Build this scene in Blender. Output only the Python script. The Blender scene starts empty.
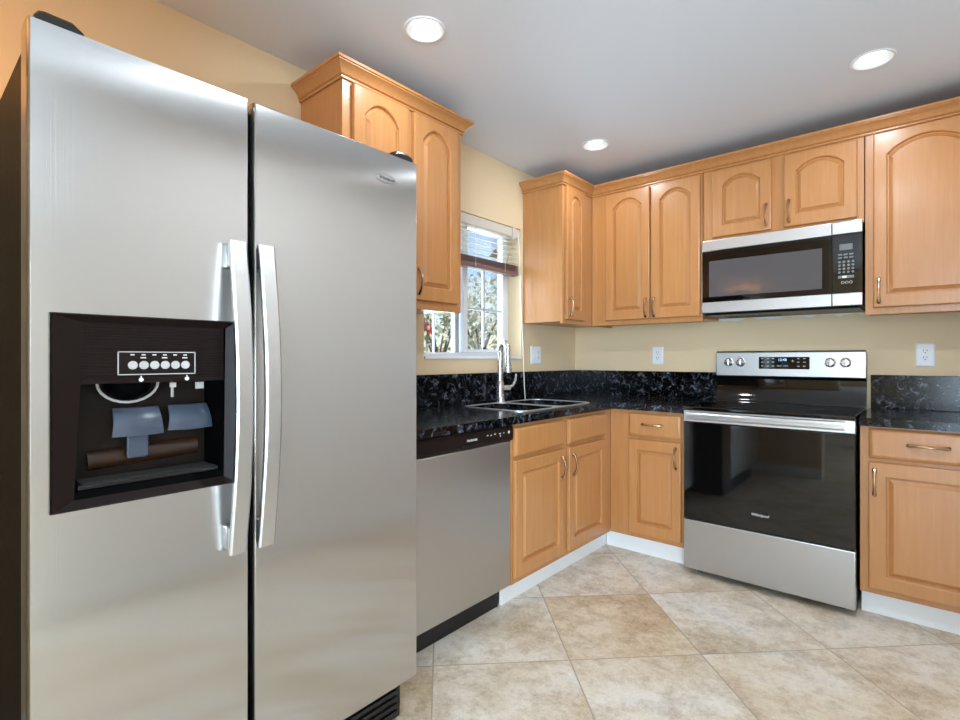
import bpy, bmesh, math, random
from mathutils import Vector, Matrix
from mathutils.geometry import tessellate_polygon
R = math.radians
S = bpy.context.scene
COL = S.collection
random.seed(7)

# ------------------------------------------------------------------ camera, sky, exposure
TH = R(40.857)
cam = bpy.data.cameras.new('camera')
cam.sensor_width = 36.0
cam.lens = 36.0 * 514.8 / 960.0
cam.shift_y = -1.35 / 960.0
cam.clip_start = 0.05
camo = bpy.data.objects.new('camera', cam)
camo.location = (2.0501, -3.5005, 1.1673)
camo.rotation_euler = (R(90), 0, TH)
COL.objects.link(camo)
S.camera = camo

w = bpy.data.worlds.new('sky'); S.world = w; w.use_nodes = True
wn = w.node_tree.nodes; wl = w.node_tree.links
sky = wn.new('ShaderNodeTexSky'); sky.sky_type = 'NISHITA'
sky.sun_disc = False; sky.sun_elevation = R(48); sky.sun_rotation = R(200)
sky.air_density = 1.0; sky.dust_density = 0.6; sky.ozone_density = 2.0
wl.new(sky.outputs[0], wn['Background'].inputs[0])
wn['Background'].inputs[1].default_value = 0.20

sun = bpy.data.lights.new('sun', 'SUN'); sun.energy = 4.0; sun.angle = R(1.0); sun.color = (1, .95, .88)
suno = bpy.data.objects.new('sun', sun); COL.objects.link(suno)
suno.rotation_euler = (R(42), 0, R(92))

def area(name, loc, rot, sx, sy, power, color=(1, 1, 1), shape='RECTANGLE', spread=180):
    l = bpy.data.lights.new(name, 'AREA'); l.shape = shape; l.size = sx
    if shape == 'RECTANGLE': l.size_y = sy
    l.energy = power; l.color = color; l.spread = R(spread)
    o = bpy.data.objects.new(name, l); o.location = loc; o.rotation_euler = rot
    COL.objects.link(o); return o

# added fill light at the assumed patio door; daylight through the kitchen window
area('added_patio_fill', (3.55, -6.16, 1.12), (R(90), 0, 0), 2.6, 2.05, 330, (0.62, 0.81, 1.0))
area('kitchen_window_daylight', (-0.24, -1.15, 1.55), (0, R(-90), 0), 0.85, 0.85, 20, (0.70, 0.86, 1.0))

S.view_settings.view_transform = 'Standard'
S.view_settings.look = 'None'
S.view_settings.exposure = -0.04
S.view_settings.gamma = 1.0
S.view_settings.use_curve_mapping = False

# ------------------------------------------------------------------ materials
def lin(r, g, b):
    f = lambda v: (v / 255 / 12.92) if v / 255 <= .04045 else ((v / 255 + .055) / 1.055) ** 2.4
    return (f(r), f(g), f(b), 1)

class NM:
    def __init__(s, name):
        s.m = bpy.data.materials.new(name); s.m.use_nodes = True
        s.n = s.m.node_tree.nodes; s.l = s.m.node_tree.links
        s.b = s.n['Principled BSDF']
    def node(s, t, **k):
        x = s.n.new(t)
        for a, v in k.items():
            if a.startswith('i_'):
                key = a[2:]; x.inputs[int(key) if key.isdigit() else key].default_value = v
            else: setattr(x, a, v)
        return x
    def link(s, a, b): s.l.new(a, b)
    def setb(s, **k):
        for a, v in k.items(): s.b.inputs[a.replace('_IOR_', '~').replace('_', ' ').replace('~', ' IOR ')].default_value = v
    def coord(s, scale=(1, 1, 1), kind='Object', rot=(0, 0, 0)):
        tc = s.node('ShaderNodeTexCoord'); mp = s.node('ShaderNodeMapping')
        mp.inputs['Scale'].default_value = scale; mp.inputs['Rotation'].default_value = rot
        s.link(tc.outputs[kind], mp.inputs[0]); return mp.outputs[0]
    def noise(s, vec, scale, detail=4, rough=.5, dist=0):
        x = s.node('ShaderNodeTexNoise'); x.inputs['Scale'].default_value = scale
        x.inputs['Detail'].default_value = detail; x.inputs['Roughness'].default_value = rough
        x.inputs['Distortion'].default_value = dist
        s.link(vec, x.inputs['Vector']); return x.outputs[0]
    def ramp(s, fac, stops):
        x = s.node('ShaderNodeValToRGB'); e = x.color_ramp.elements
        while len(e) < len(stops): e.new(.5)
        for i, (p, c) in enumerate(stops): e[i].position = p; e[i].color = c
        s.link(fac, x.inputs[0]); return x.outputs[0]
    def mix(s, fac, a, b, mode='MIX'):
        x = s.node('ShaderNodeMix', data_type='RGBA', blend_type=mode)
        for v, i in ((fac, 0), (a, 6), (b, 7)):
            if hasattr(v, 'is_linked') or hasattr(v, 'links'): s.link(v, x.inputs[i])
            else: x.inputs[i].default_value = v
        return x.outputs[2]
    def math(s, op, a, b=0.0, c=0.0):
        x = s.node('ShaderNodeMath', operation=op)
        for i, v in enumerate((a, b, c)):
            if isinstance(v, (int, float)): x.inputs[i].default_value = v
            else: s.link(v, x.inputs[i])
        return x.outputs[0]
    def bump(s, h, strength=.1, dist=.01):
        x = s.node('ShaderNodeBump'); x.inputs['Strength'].default_value = strength
        x.inputs['Distance'].default_value = dist
        s.link(h, x.inputs['Height']); s.link(x.outputs[0], s.b.inputs['Normal'])

def plain(name, col, rough=.5, metal=0, **k):
    m = NM(name); m.setb(Base_Color=col, Roughness=rough, Metallic=metal, **k)
    v = m.coord((1, 1, 1)); n = m.noise(v, 60, 3)
    r = m.math('MULTIPLY_ADD', n, .06, rough - .03)
    m.link(r, m.b.inputs['Roughness']); return m.m

def wood(name, a, b, c):
    m = NM(name)
    v = m.coord((9, 9, .55)); g = m.noise(v, 6, 6, .6, .4)
    v2 = m.coord((1.1, 1.1, .5)); big = m.noise(v2, 2.2, 3, .5, .2)
    col = m.ramp(g, [(.30, a), (.52, b), (.75, c)])
    tint = m.ramp(big, [(.3, (.95, .93, .90, 1)), (.7, (1, 1, 1, 1))])
    col = m.mix(1.0, col, tint, 'MULTIPLY')
    m.link(col, m.b.inputs['Base Color'])
    m.setb(Roughness=.36, Coat_Weight=.35, Coat_Roughness=.22)
    m.bump(g, .03, .002)
    return m.m

def granite():
    m = NM('black_granite')
    v = m.coord((1, 1, 1))
    vo = m.node('ShaderNodeTexVoronoi'); vo.inputs['Scale'].default_value = 75; m.link(v, vo.inputs['Vector'])
    n1 = m.noise(v, 30, 6, .62, .8); n2 = m.noise(v, 90, 3, .6)
    base = m.ramp(n1, [(.42, lin(5, 5, 7)), (.51, lin(16, 18, 24)), (.59, lin(84, 92, 108)), (.68, lin(176, 180, 188))])
    brown = m.ramp(n2, [(.58, (0, 0, 0, 1)), (.74, lin(90, 72, 56))])
    cell = m.ramp(vo.outputs['Distance'], [(.0, (1, 1, 1, 1)), (.42, (.25, .25, .25, 1))])
    c = m.mix(1.0, base, cell, 'MULTIPLY'); c = m.mix(.55, c, brown, 'ADD')
    m.link(c, m.b.inputs['Base Color']); m.setb(Roughness=.16, Specular_IOR_Level=.25)
    m.bump(n1, .012, .003)
    return m.m

def tile():
    m = NM('travertine_tile')
    tc = m.node('ShaderNodeTexCoord'); sp = m.node('ShaderNodeSeparateXYZ'); m.link(tc.outputs['Object'], sp.inputs[0])
    P = .745
    s = m.math('DIVIDE', m.math('ADD', m.math('ADD', sp.outputs[0], sp.outputs[1]), .012 + P * 40), P)
    d = m.math('DIVIDE', m.math('ADD', m.math('SUBTRACT', sp.outputs[0], sp.outputs[1]), -2.03 + P * 40), P)
    def edge(x):
        f = m.math('FRACT', x); return m.math('MINIMUM', f, m.math('SUBTRACT', 1.0, f))
    e = m.math('MINIMUM', edge(s), edge(d))
    cmb = m.node('ShaderNodeCombineXYZ'); m.link(m.math('FLOOR', s), cmb.inputs[0]); m.link(m.math('FLOOR', d), cmb.inputs[1])
    wn_ = m.node('ShaderNodeTexWhiteNoise'); m.link(cmb.outputs[0], wn_.inputs['Vector'])
    off = m.node('ShaderNodeVectorMath', operation='MULTIPLY_ADD')
    m.link(wn_.outputs['Color'], off.inputs[0]); off.inputs[1].default_value = (7, 7, 7); m.link(tc.outputs['Object'], off.inputs[2])
    v = off.outputs[0]
    n1 = m.noise(v, 2.4, 6, .6, .3); n2 = m.noise(v, 9, 10, .78, .15); n3 = m.noise(v, 60, 5, .75)
    c = m.ramp(n1, [(.33, lin(198, 180, 154)), (.47, lin(220, 208, 190)), (.60, lin(228, 222, 212)), (.72, lin(208, 205, 200))])
    v_ = m.ramp(n2, [(.34, lin(150, 130, 106)), (.45, lin(214, 204, 190)), (.56, (1, 1, 1, 1)), (.70, lin(216, 214, 210))])
    c = m.mix(.6, c, v_, 'MULTIPLY')
    pit = m.ramp(n3, [(.30, (.60, .52, .44, 1)), (.44, (1, 1, 1, 1)), (.60, (1, 1, 1, 1)), (.66, (1.35, 1.35, 1.35, 1))]); c = m.mix(.5, c, pit, 'MULTIPLY')
    n4 = m.noise(v, 20, 7, .65, 1.4)
    vein = m.ramp(n4, [(.470, (0, 0, 0, 1)), (.497, (1, 1, 1, 1)), (.503, (1, 1, 1, 1)), (.530, (0, 0, 0, 1))])
    c = m.mix(m.math('MULTIPLY', vein, .30), c, lin(238, 230, 216))
    tint = m.ramp(wn_.outputs['Value'], [(.0, (.93, .86, .76, 1)), (.5, (.97, .95, .92, 1)), (1, (1, 1, 1, 1))])
    c = m.mix(1.0, c, tint, 'MULTIPLY')
    gm = m.ramp(e, [(.0030, (1, 1, 1, 1)), (.0055, (0, 0, 0, 1))])
    c = m.mix(gm, c, lin(158, 146, 128))
    m.link(c, m.b.inputs['Base Color'])
    rr = m.math('MULTIPLY_ADD', n2, .22, .26); m.link(rr, m.b.inputs['Roughness'])
    h = m.math('SUBTRACT', m.math('MULTIPLY', n2, .25), gm)
    m.bump(h, .16, .004)
    return m.m

def wallpaint(name, col, rough=.6):
    m = NM(name); v = m.coord(); n = m.noise(v, 95, 4, .6)
    m.setb(Base_Color=col, Roughness=rough); m.bump(n, .10, .004); return m.m

def steel(name, base=.62, rough=.28, aniso=.75, wave=.0, tint=(1, 1, 1), grain=(420, 420, 1.5), rotation=0.0, brush=0):
    m = NM(name)
    v = m.coord(grain); g = m.noise(v, 3, 3, .7)
    c = m.ramp(g, [(.2, (base * .97 * tint[0], base * .97 * tint[1], base * .97 * tint[2], 1)), (.8, (base * tint[0], base * tint[1], base * tint[2], 1))])
    m.link(c, m.b.inputs['Base Color']); m.setb(Metallic=1.0, Anisotropic=aniso, Anisotropic_Rotation=rotation)
    r = m.math('MULTIPLY_ADD', g, .02, rough - .01); m.link(r, m.b.inputs['Roughness'])
    tg = m.node('ShaderNodeTangent', direction_type='RADIAL', axis='Z'); m.link(tg.outputs[0], m.b.inputs['Tangent'])
    if wave:
        vw = m.coord((1, 1.1, 1.3)); nw = m.noise(vw, 2.3, 1, .3); m.bump(nw, wave, .02)
    if brush:
        vb = m.coord((700, 700, 1.0)); nb = m.noise(vb, 1, 1, .4)
        x = m.node('ShaderNodeBump'); x.inputs['Strength'].default_value = brush; x.inputs['Distance'].default_value = .0005
        m.link(nb, x.inputs['Height']); src = m.b.inputs['Normal'].links[0].from_socket
        m.link(src, x.inputs['Normal']); m.link(x.outputs[0], m.b.inputs['Normal'])
    return m.m

M = {}
M['wood'] = wood('honey_maple', lin(184, 124, 69), lin(189, 131, 77), lin(196, 140, 86))
M['wall'] = wallpaint('tan_wall_paint', lin(226, 202, 164))
M['wall_white'] = wallpaint('off_white_wall_paint', lin(238, 236, 232))
M['ceil'] = wallpaint('white_ceiling_paint', lin(222, 226, 232), .8)
M['tile'] = tile()
M['granite'] = granite()
M['trim'] = plain('white_trim_paint', lin(238, 238, 236), .4)
M['vinyl'] = plain('white_vinyl', lin(218, 223, 228), .35)
M['steel'] = steel('brushed_steel', .56, .17, 1.0, 0.10, (.99, .98, .965), brush=.16)
M['steel2'] = steel('brushed_steel_smooth', .56, .34, .6, .0, (.98, .975, .965))
M['handle_steel'] = steel('satin_handle_steel', .60, .30, .0, 0)
M['glass_black'] = plain('black_oven_glass', lin(10, 9, 9), .05, 0, Coat_Weight=.3)
M['black'] = plain('black_plastic', lin(14, 13, 13), .35)
M['brownblack'] = plain('brown_black_plastic', lin(25, 14, 12), .45, 0, Specular_IOR_Level=.2)
M['fridge_side'] = plain('dark_textured_cabinet_side', lin(26, 18, 13), .5, 0, Specular_IOR_Level=.2)
M['cavity'] = plain('dark_cavity_plastic', lin(4, 4, 5), .5, 0, Specular_IOR_Level=.03)
M['keys'] = plain('grey_key_print', lin(120, 122, 124), .5)
M['rail_shaded_slat'] = plain('brown_rail_shaded_slats', lin(126, 98, 90), .5)  # wood rail brown; also paints backlit shade onto the stacked slats
M['roller'] = plain('brown_cavity_plastic', lin(50, 30, 18), .3)
M['paddle'] = plain('blue_grey_paddle', lin(66, 76, 92), .3)
M['grey'] = plain('light_grey_print', lin(190, 190, 188), .5)
M['white'] = plain('white_plastic', lin(236, 238, 240), .35)
M['print'] = plain('white_print', lin(225, 225, 222), .5)
M['slot'] = plain('dark_slot', lin(40, 38, 36), .6)
M['chrome'] = plain('brushed_nickel', lin(212, 212, 214), .27, 1)
M['muntin'] = plain('grey_white_muntin', lin(186, 194, 200), .4)
M['sink'] = plain('sink_steel', lin(222, 224, 228), .42, 1)
M['bronze'] = plain('champagne_bronze', lin(190, 160, 128), .22, 1)
M['blind'] = plain('cream_blind_slat', lin(210, 202, 188), .5)
M['cord'] = plain('white_cord', lin(235, 232, 224), .6)
M['mwglass'] = plain('microwave_window_glass', lin(86, 84, 86), .06)
M['burner'] = plain('grey_burner_print', lin(38, 36, 35), .12)
M['hole'] = plain('sink_drain_dark', lin(60, 60, 62), .4, 1)
M['red'] = plain('red_sign_paint', lin(214, 44, 44), .4)
M['post'] = plain('grey_sign_post', lin(140, 144, 148), .5)
M['bark'] = wood('tree_bark', lin(84, 70, 58), lin(104, 90, 76), lin(126, 112, 96))
M['stucco'] = wallpaint('white_stucco', lin(236, 232, 224), .8)
M['roofing'] = plain('grey_roof_shingle', lin(120, 112, 106), .8)

def leaf(name, a, b):
    m = NM(name); v = m.coord(); n = m.noise(v, 6, 4)
    m.link(m.ramp(n, [(.35, a), (.65, b)]), m.b.inputs['Base Color']); m.setb(Roughness=.6); return m.m
M['leaf'] = leaf('olive_leaf', lin(160, 168, 138), lin(208, 210, 182))
M['grass'] = leaf('lawn_grass', lin(120, 132, 84), lin(160, 164, 120))
M['concrete'] = wallpaint('pale_concrete', lin(205, 200, 192), .8)

def emit(name, col, st):
    m = NM(name); m.setb(Base_Color=(0.1, .1, .1, 1), Emission_Color=col, Emission_Strength=st); return m.m
M['amber'] = plain('amber_glass', lin(214, 160, 92), .2)
M['bulb'] = emit('added_sconce_bulb', (1, .6, .25, 1), 4.0)
M['lens'] = emit('lit_lens', (1, .97, .92, 1), 3.0)
M['digits'] = emit('blue_digits', (.35, .65, 1, 1), 2.0)
M['lcd'] = emit('grey_lcd', (.55, .68, .72, 1), .12)

def glassmat():
    m = NM('clear_window_glass')
    t = m.node('ShaderNodeBsdfTransparent'); g = m.node('ShaderNodeBsdfGlossy'); g.inputs['Roughness'].default_value = .02
    fr = m.node('ShaderNodeFresnel'); fr.inputs[0].default_value = 1.25
    mx = m.node('ShaderNodeMixShader'); m.link(fr.outputs[0], mx.inputs[0]); m.link(t.outputs[0], mx.inputs[1]); m.link(g.outputs[0], mx.inputs[2])
    m.link(mx.outputs[0], m.n['Material Output'].inputs['Surface']); return m.m
M['glass'] = glassmat()

# ------------------------------------------------------------------ mesh helpers
# A place on a wall: 'X' = window wall (x = 0): a runs along +y, d is the distance from the wall (+x)
#                    'Y' = range wall  (y = 0): a runs along +x, d is the distance from the wall (-y)
def P(o, a, b, d):
    if o == 'X': return Vector((d, a, b))
    if o == 'Y': return Vector((a, -d, b))
    return Vector((a, b, d))      # 'Z'

class MB:
    def __init__(s): s.bm = bmesh.new(); s.mats = []
    def mi(s, m):
        if m not in s.mats: s.mats.append(m)
        return s.mats.index(m)
    def face(s, vs, m):
        try: f = s.bm.faces.new(vs)
        except ValueError: return None
        f.material_index = s.mi(m); return f
    def box(s, o, a0, a1, b0, b1, d0, d1, m, bev=0, seg=2):
        t = bmesh.new(); vs = {}
        for i, a in enumerate((a0, a1)):
            for j, b in enumerate((b0, b1)):
                for k, d in enumerate((d0, d1)): vs[i, j, k] = t.verts.new(P(o, a, b, d))
        for q in (((0,0,0),(0,1,0),(1,1,0),(1,0,0)), ((0,0,1),(1,0,1),(1,1,1),(0,1,1)), ((0,0,0),(1,0,0),(1,0,1),(0,0,1)),
                  ((0,1,0),(0,1,1),(1,1,1),(1,1,0)), ((0,0,0),(0,0,1),(0,1,1),(0,1,0)), ((1,0,0),(1,1,0),(1,1,1),(1,0,1))):
            t.faces.new([vs[x] for x in q])
        if bev: bmesh.ops.bevel(t, geom=t.edges[:], offset=bev, segments=seg, affect='EDGES', profile=.5)
        s.add(t, m)
    def add(s, t, m):
        i = s.mi(m); mp = {}
        for v in t.verts: mp[v] = s.bm.verts.new(v.co)
        for f in t.faces:
            try: g = s.bm.faces.new([mp[v] for v in f.verts]); g.material_index = i
            except ValueError: pass
        t.free()
    def loops(s, loops, m, close0=True, close1=True, ms=None):
        L = [[s.bm.verts.new(c) for c in l] for l in loops]
        n = len(L[0])
        for k in range(len(L) - 1):
            mm = ms[k] if ms else m
            for i in range(n): s.face((L[k][i], L[k][(i + 1) % n], L[k + 1][(i + 1) % n], L[k + 1][i]), mm)
        if close0: s.face(L[0][::-1], m)
        if close1: s.face(L[-1], ms[-1] if ms else m)
    def tube(s, pts, rad, m, n=10, sx=1.0):
        pts = [Vector(p) for p in pts]
        if not hasattr(rad, '__len__'): rad = [rad] * len(pts)
        L = []; up = Vector((0.31, 0.17, 0.93)).normalized(); prev = None
        for i, p in enumerate(pts):
            t = (pts[min(i + 1, len(pts) - 1)] - pts[max(i - 1, 0)]).normalized()
            if prev is None:
                r = t.cross(up)
                if r.length < .1: r = t.cross(Vector((1, 0, 0)))
            else: r = prev - t * prev.dot(t)
            r.normalize(); prev = r; u = t.cross(r)
            L.append([p + (r * math.cos(2 * math.pi * k / n) * sx + u * math.sin(2 * math.pi * k / n)) * rad[i] for k in range(n)])
        s.loops(L, m)
    def lathe(s, c, axis, prof, m, n=24):      # prof: (radius, height along axis)
        c = Vector(c); ax = Vector(axis).normalized()
        r = ax.orthogonal().normalized(); u = ax.cross(r)
        L = [[c + ax * h + (r * math.cos(2 * math.pi * k / n) + u * math.sin(2 * math.pi * k / n)) * max(q, 1e-4) for k in range(n)] for q, h in prof]
        s.loops(L, m)
    def prism(s, o, outer, holes, d0, d1, m):
        rings = [outer] + list(holes)
        tri = tessellate_polygon([[Vector((p[0], p[1], 0)) for p in r] for r in rings])
        flat = [p for r in rings for p in r]
        A = [s.bm.verts.new(P(o, p[0], p[1], d0)) for p in flat]; B = [s.bm.verts.new(P(o, p[0], p[1], d1)) for p in flat]
        for t in tri: s.face([A[i] for i in t], m); s.face([B[i] for i in reversed(t)], m)
        k = 0
        for r in rings:
            n = len(r)
            for i in range(n): s.face((A[k + i], A[k + (i + 1) % n], B[k + (i + 1) % n], B[k + i]), m)
            k += n
    def text(s, o, txt, a, b, d, h, m, shear=0, depth=.0006, align='CENTER', sx=1.0):
        cu = bpy.data.curves.new('t', 'FONT'); cu.body = txt; cu.size = h; cu.align_x = align; cu.align_y = 'CENTER'
        cu.extrude = depth; cu.shear = shear; cu.resolution_u = 2
        ob = bpy.data.objects.new('t', cu); COL.objects.link(ob); bpy.context.view_layer.update()
        me = bpy.data.meshes.new_from_object(ob.evaluated_get(bpy.context.evaluated_depsgraph_get()))
        t = bmesh.new(); t.from_mesh(me)
        for v in t.verts: v.co = P(o, a + v.co.x * sx, b + v.co.y, d + v.co.z)
        s.add(t, m); bpy.data.objects.remove(ob); bpy.data.curves.remove(cu); bpy.data.meshes.remove(me)
    def build(s, name, parent=None, smooth=.6):
        bmesh.ops.recalc_face_normals(s.bm, faces=s.bm.faces[:])
        org = Vector((0, 0, 0)); q = parent
        while q is not None: org += q.location; q = q.parent
        for v in s.bm.verts: v.co -= org
        for e in s.bm.edges:
            if len(e.link_faces) == 2: e.smooth = e.calc_face_angle(9) < smooth
        for f in s.bm.faces: f.smooth = max(abs(c) for c in f.normal) < .99995
        me = bpy.data.meshes.new(name); s.bm.to_mesh(me); s.bm.free()
        for m in s.mats: me.materials.append(M[m])
        ob = bpy.data.objects.new(name, me); COL.objects.link(ob); ob.parent = parent
        return ob

def thing(name, label, cat, loc, group=None):
    o = bpy.data.objects.new(name, None); COL.objects.link(o); o.location = loc; o.empty_display_size = .1
    o['label'] = label; o['category'] = cat
    if group: o['group'] = group
    return o
def tag(o, label, cat, group=None):
    o['label'] = label; o['category'] = cat
    if group: o['group'] = group
    return o
def struct(o): o['kind'] = 'structure'; return o
def dup(root, loc, label, group=None):
    r = root.copy(); COL.objects.link(r); r.location = loc; r['label'] = label
    if group: r['group'] = group
    for ch in list(root.children):
        c = ch.copy(); COL.objects.link(c); c.parent = r
        for g in list(ch.children):
            d = g.copy(); COL.objects.link(d); d.parent = c
    return r
def circle(cx, cy, r, n=32, ph=0): return [(cx + r * math.cos(2 * math.pi * k / n + ph), cy + r * math.sin(2 * math.pi * k / n + ph)) for k in range(n)]
def rrect(a0, a1, b0, b1, r, n=5):
    out = []
    for (ca, cb, s) in ((a1 - r, b0 + r, -90), (a1 - r, b1 - r, 0), (a0 + r, b1 - r, 90), (a0 + r, b0 + r, 180)):
        for k in range(n + 1):
            t = R(s + 90 * k / n); out.append((ca + r * math.cos(t), cb + r * math.sin(t)))
    return out

# ------------------------------------------------------------------ the room
H = 2.4265
LIGHTS = [(.603, -2.150), (1.883, -.783), (.583, -.765), (1.883, -2.150)]
FAR = [(6.6, -5.75), (8.0, -5.75)]
m = MB(); m.box('Z', -.2, 8.8, -6.4, .2, -.12, 0, 'tile'); struct(m.build('floor'))
m = MB(); m.prism('Z', [(-.2, -6.4), (8.8, -6.4), (8.8, .2), (-.2, .2)], [circle(x, y, .0725) for x, y in LIGHTS + FAR], H, H + .12, 'ceil'); struct(m.build('ceiling'))
WY0, WY1, WZ0, WZ1 = -1.593, -.708, 1.165, 2.032
m = MB(); m.prism('X', [(-6.2, 0), (.0, 0), (.0, H), (-6.2, H)], [[(WY0, WZ0), (WY1, WZ0), (WY1, WZ1), (WY0, WZ1)]], -.2, 0, 'wall'); struct(m.build('wall_left'))
m = MB(); m.box('Z', -.2, 2.53, .0, .2, 0, H, 'wall'); struct(m.build('wall_back'))
m = MB(); m.prism('Z', [(2.295, -.0), (2.295, -.72), (2.53, -.72), (2.53, -3.25), (2.65, -3.25), (2.65, .2), (2.53, .2), (2.53, 0)], [], 0, H, 'wall_white'); struct(m.build('wall_right'))
m = MB(); m.prism('Y', [(-.2, 0), (8.8, 0), (8.8, H), (-.2, H)], [[(2.2, .02), (4.9, .02), (4.9, 2.15), (2.2, 2.15)]], 6.2, 6.4, 'wall'); struct(m.build('wall_front'))
m = MB(); m.box('Z', 8.6, 8.8, -6.2, -3.0, 0, H, 'wall_white'); m.box('Z', 2.65, 8.6, -3.2, -3.0, 0, H, 'wall_white'); struct(m.build('wall_dining'))
m = MB(); m.box('Z', .0, 1.30, -3.82, -3.70, 0, H, 'wall'); struct(m.build('added_shade_partition'))  # added unseen partition, blocks patio light from the wall above the refrigerator
m = MB(); m.box('Z', .0, 1.30, -3.6995, -3.686, 0, .10, 'trim', .003); struct(m.build('added_partition_baseboard'))
m = MB(); m.box('Z', .0, 2.14, -6.2, -6.185, 0, .10, 'trim', .003); struct(m.build('baseboard_front'))
m = MB(); m.box('Z', 2.515, 2.53, -3.25, -.72, 0, .10, 'trim', .003); struct(m.build('baseboard_right'))
m = MB(); m.box('Z', .0, .014, -3.68, -3.36, 0, .10, 'trim', .003); struct(m.build('baseboard_left'))

# assumed sliding patio door, unseen behind the camera, added for the kitchen light
d2 = MB()
for a in (2.2, 3.08, 3.97, 4.83): d2.box('Y', a, a + .07, .02, 2.15, 6.22, 6.28, 'vinyl', .004)
for b in (.02, 2.07): d2.box('Y', 2.27, 4.83, b, b + .08, 6.22, 6.28, 'vinyl', .004)
d2 = struct(d2.build('door_1'))
g = MB(); g.box('Y', 2.25, 4.85, .09, 2.08, 6.248, 6.252, 'glass'); g.build('glass_pane', d2)

# kitchen window: vinyl slider with muntins, marble sill
DX = -.13
wf = MB()
def wbar(mb, a0, a1, b0, b1, d0=-.16, d1=-.11, mat='vinyl'): mb.box('X', a0, a1, b0, b1, d0, d1, mat, .004)
wbar(wf, WY0 + .002, WY0 + .04, WZ0 + .002, WZ1 - .002); wbar(wf, WY1 - .034, WY1 - .002, WZ0 + .002, WZ1 - .002)
wbar(wf, WY0 + .04, WY1 - .034, WZ0 + .002, WZ0 + .040); wbar(wf, WY0 + .04, WY1 - .034, WZ1 - .04, WZ1 - .002)
wf = struct(wf.build('window_1'))
sa = MB()
wbar(sa, -1.165, -1.125, WZ0 + .04, WZ1 - .04, -.15, -.105); wbar(sa, -1.215, -1.175, WZ0 + .04, WZ1 - .04, -.165, -.13)
wbar(sa, -.772, -.742, WZ0 + .04, WZ1 - .04, -.15, -.105)
wbar(sa, -1.125, -.772, WZ0 + .04, WZ0 + .062, -.15, -.105); wbar(sa, -1.125, -.772, 1.742, 1.775, -.15, -.105)
sa.build('sliding_sash', wf)
mu = MB(); wbar(mu, -.953, -.938, WZ0 + .062, 1.742, -.14, -.122, 'muntin'); wbar(mu, -1.125, -.772, 1.478, 1.494, -.14, -.122, 'muntin')
wbar(mu, -1.38, -1.368, WZ0 + .04, WZ1 - .04, -.16, -.145, 'muntin'); wbar(mu, -1.553, -1.215, 1.478, 1.494, -.16, -.145, 'muntin')
mu.build('muntin_bars', wf)
lk = MB(); lk.box('X', -.966, -.948, WZ0 + .062, WZ0 + .078, -.122, -.104, 'slot', .003); lk.build('sash_lock', wf)
gp = MB(); gp.box('X', WY0 + .03, WY1 - .03, WZ0 + .03, WZ1 - .03, -.134, -.130, 'glass'); gp.build('glass_pane', wf)
sl = MB(); sl.box('X', WY0 + .001, WY1 - .001, WZ0 + .0005, WZ0 + .018, -.108, .008, 'trim', .003); sl.build('window_sill', wf)

# ------------------------------------------------------------------ cabinet parts
def door_mesh(mb, o, a0, a1, b0, b1, d, t=.019, arch=0, stile=.052, rail=.06, shoulder=.005, mat='wood'):
    N = 14; i0, i1 = a0 + stile, a1 - stile; j0 = b0 + rail; top = b1 - rail * (.72 if arch else 1.0)
    inner = [(i0, j0), (i1, j0)]; outer = [(a0, b0), (a1, b0)]
    if arch:
        base = top - arch
        inner += [(i1, base)]; outer += [(a1, base)]
        for k in range(N + 1):
            u = 1 - k / N; x = i0 + shoulder + (i1 - i0 - 2 * shoulder) * u
            z = base + arch * (1 - (2 * u - 1) ** 2) ** .86 if 0 < u < 1 else base
            inner.append((x, z)); outer.append((a0 + (a1 - a0) * (u * .999 + .0005), b1))
        inner += [(i0, base)]; outer += [(a0, base)]
        outer[3] = (a1, b1); outer[-2] = (a0, b1)
    else:
        inner += [(i1, top), (i0, top)]; outer += [(a1, b1), (a0, b1)]
    def off(poly, e):
        n = len(poly); out = []
        for k in range(n):
            p0, p1, p2 = Vector(poly[k - 1]), Vector(poly[k]), Vector(poly[(k + 1) % n])
            e1 = (p1 - p0); e2 = (p2 - p1)
            e1 = e1.normalized() if e1.length > 1e-6 else e2.normalized(); e2 = e2.normalized() if e2.length > 1e-6 else e1
            n1 = Vector((-e1.y, e1.x)); n2 = Vector((-e2.y, e2.x)); b = n1 + n2
            if b.length < 1e-6: b = n1
            b.normalize(); f = min(1.5, 1 / max(.35, b.dot(n1)))
            out.append(tuple(p1 + b * e * f))
        return out
    def ins(poly, e):      # inset of the outer rectangle
        ca, cb = (a0 + a1) / 2, (b0 + b1) / 2; sa_, sb = 1 - 2 * e / (a1 - a0), 1 - 2 * e / (b1 - b0)
        return [(ca + (p[0] - ca) * sa_, cb + (p[1] - cb) * sb) for p in poly]
    L = lambda poly, dd: [P(o, p[0], p[1], dd) for p in poly]
    mb.loops([L(outer, d), L(outer, d + t - .006), L(ins(outer, .0018), d + t - .0018), L(ins(outer, .006), d + t),
              L(inner, d + t), L(off(inner, .0035), d + t - .003), L(off(inner, .005), d + t - .0125), L(off(inner, .010), d + t - .0125),
              L(off(inner, .025), d + t - .0035), L(off(inner, .027), d + t - .0010)], mat)
def slab_mesh(mb, o, a0, a1, b0, b1, d, t=.019, mat='wood'):
    def rc(e, dd): return [P(o, x, z, dd) for x, z in ((a0 + e, b0 + e), (a1 - e, b0 + e), (a1 - e, b1 - e), (a0 + e, b1 - e))]
    mb.loops([rc(0, d), rc(0, d + t - .009), rc(.004, d + t - .006), rc(.012, d + t - .001), rc(.016, d + t)], mat)
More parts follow.
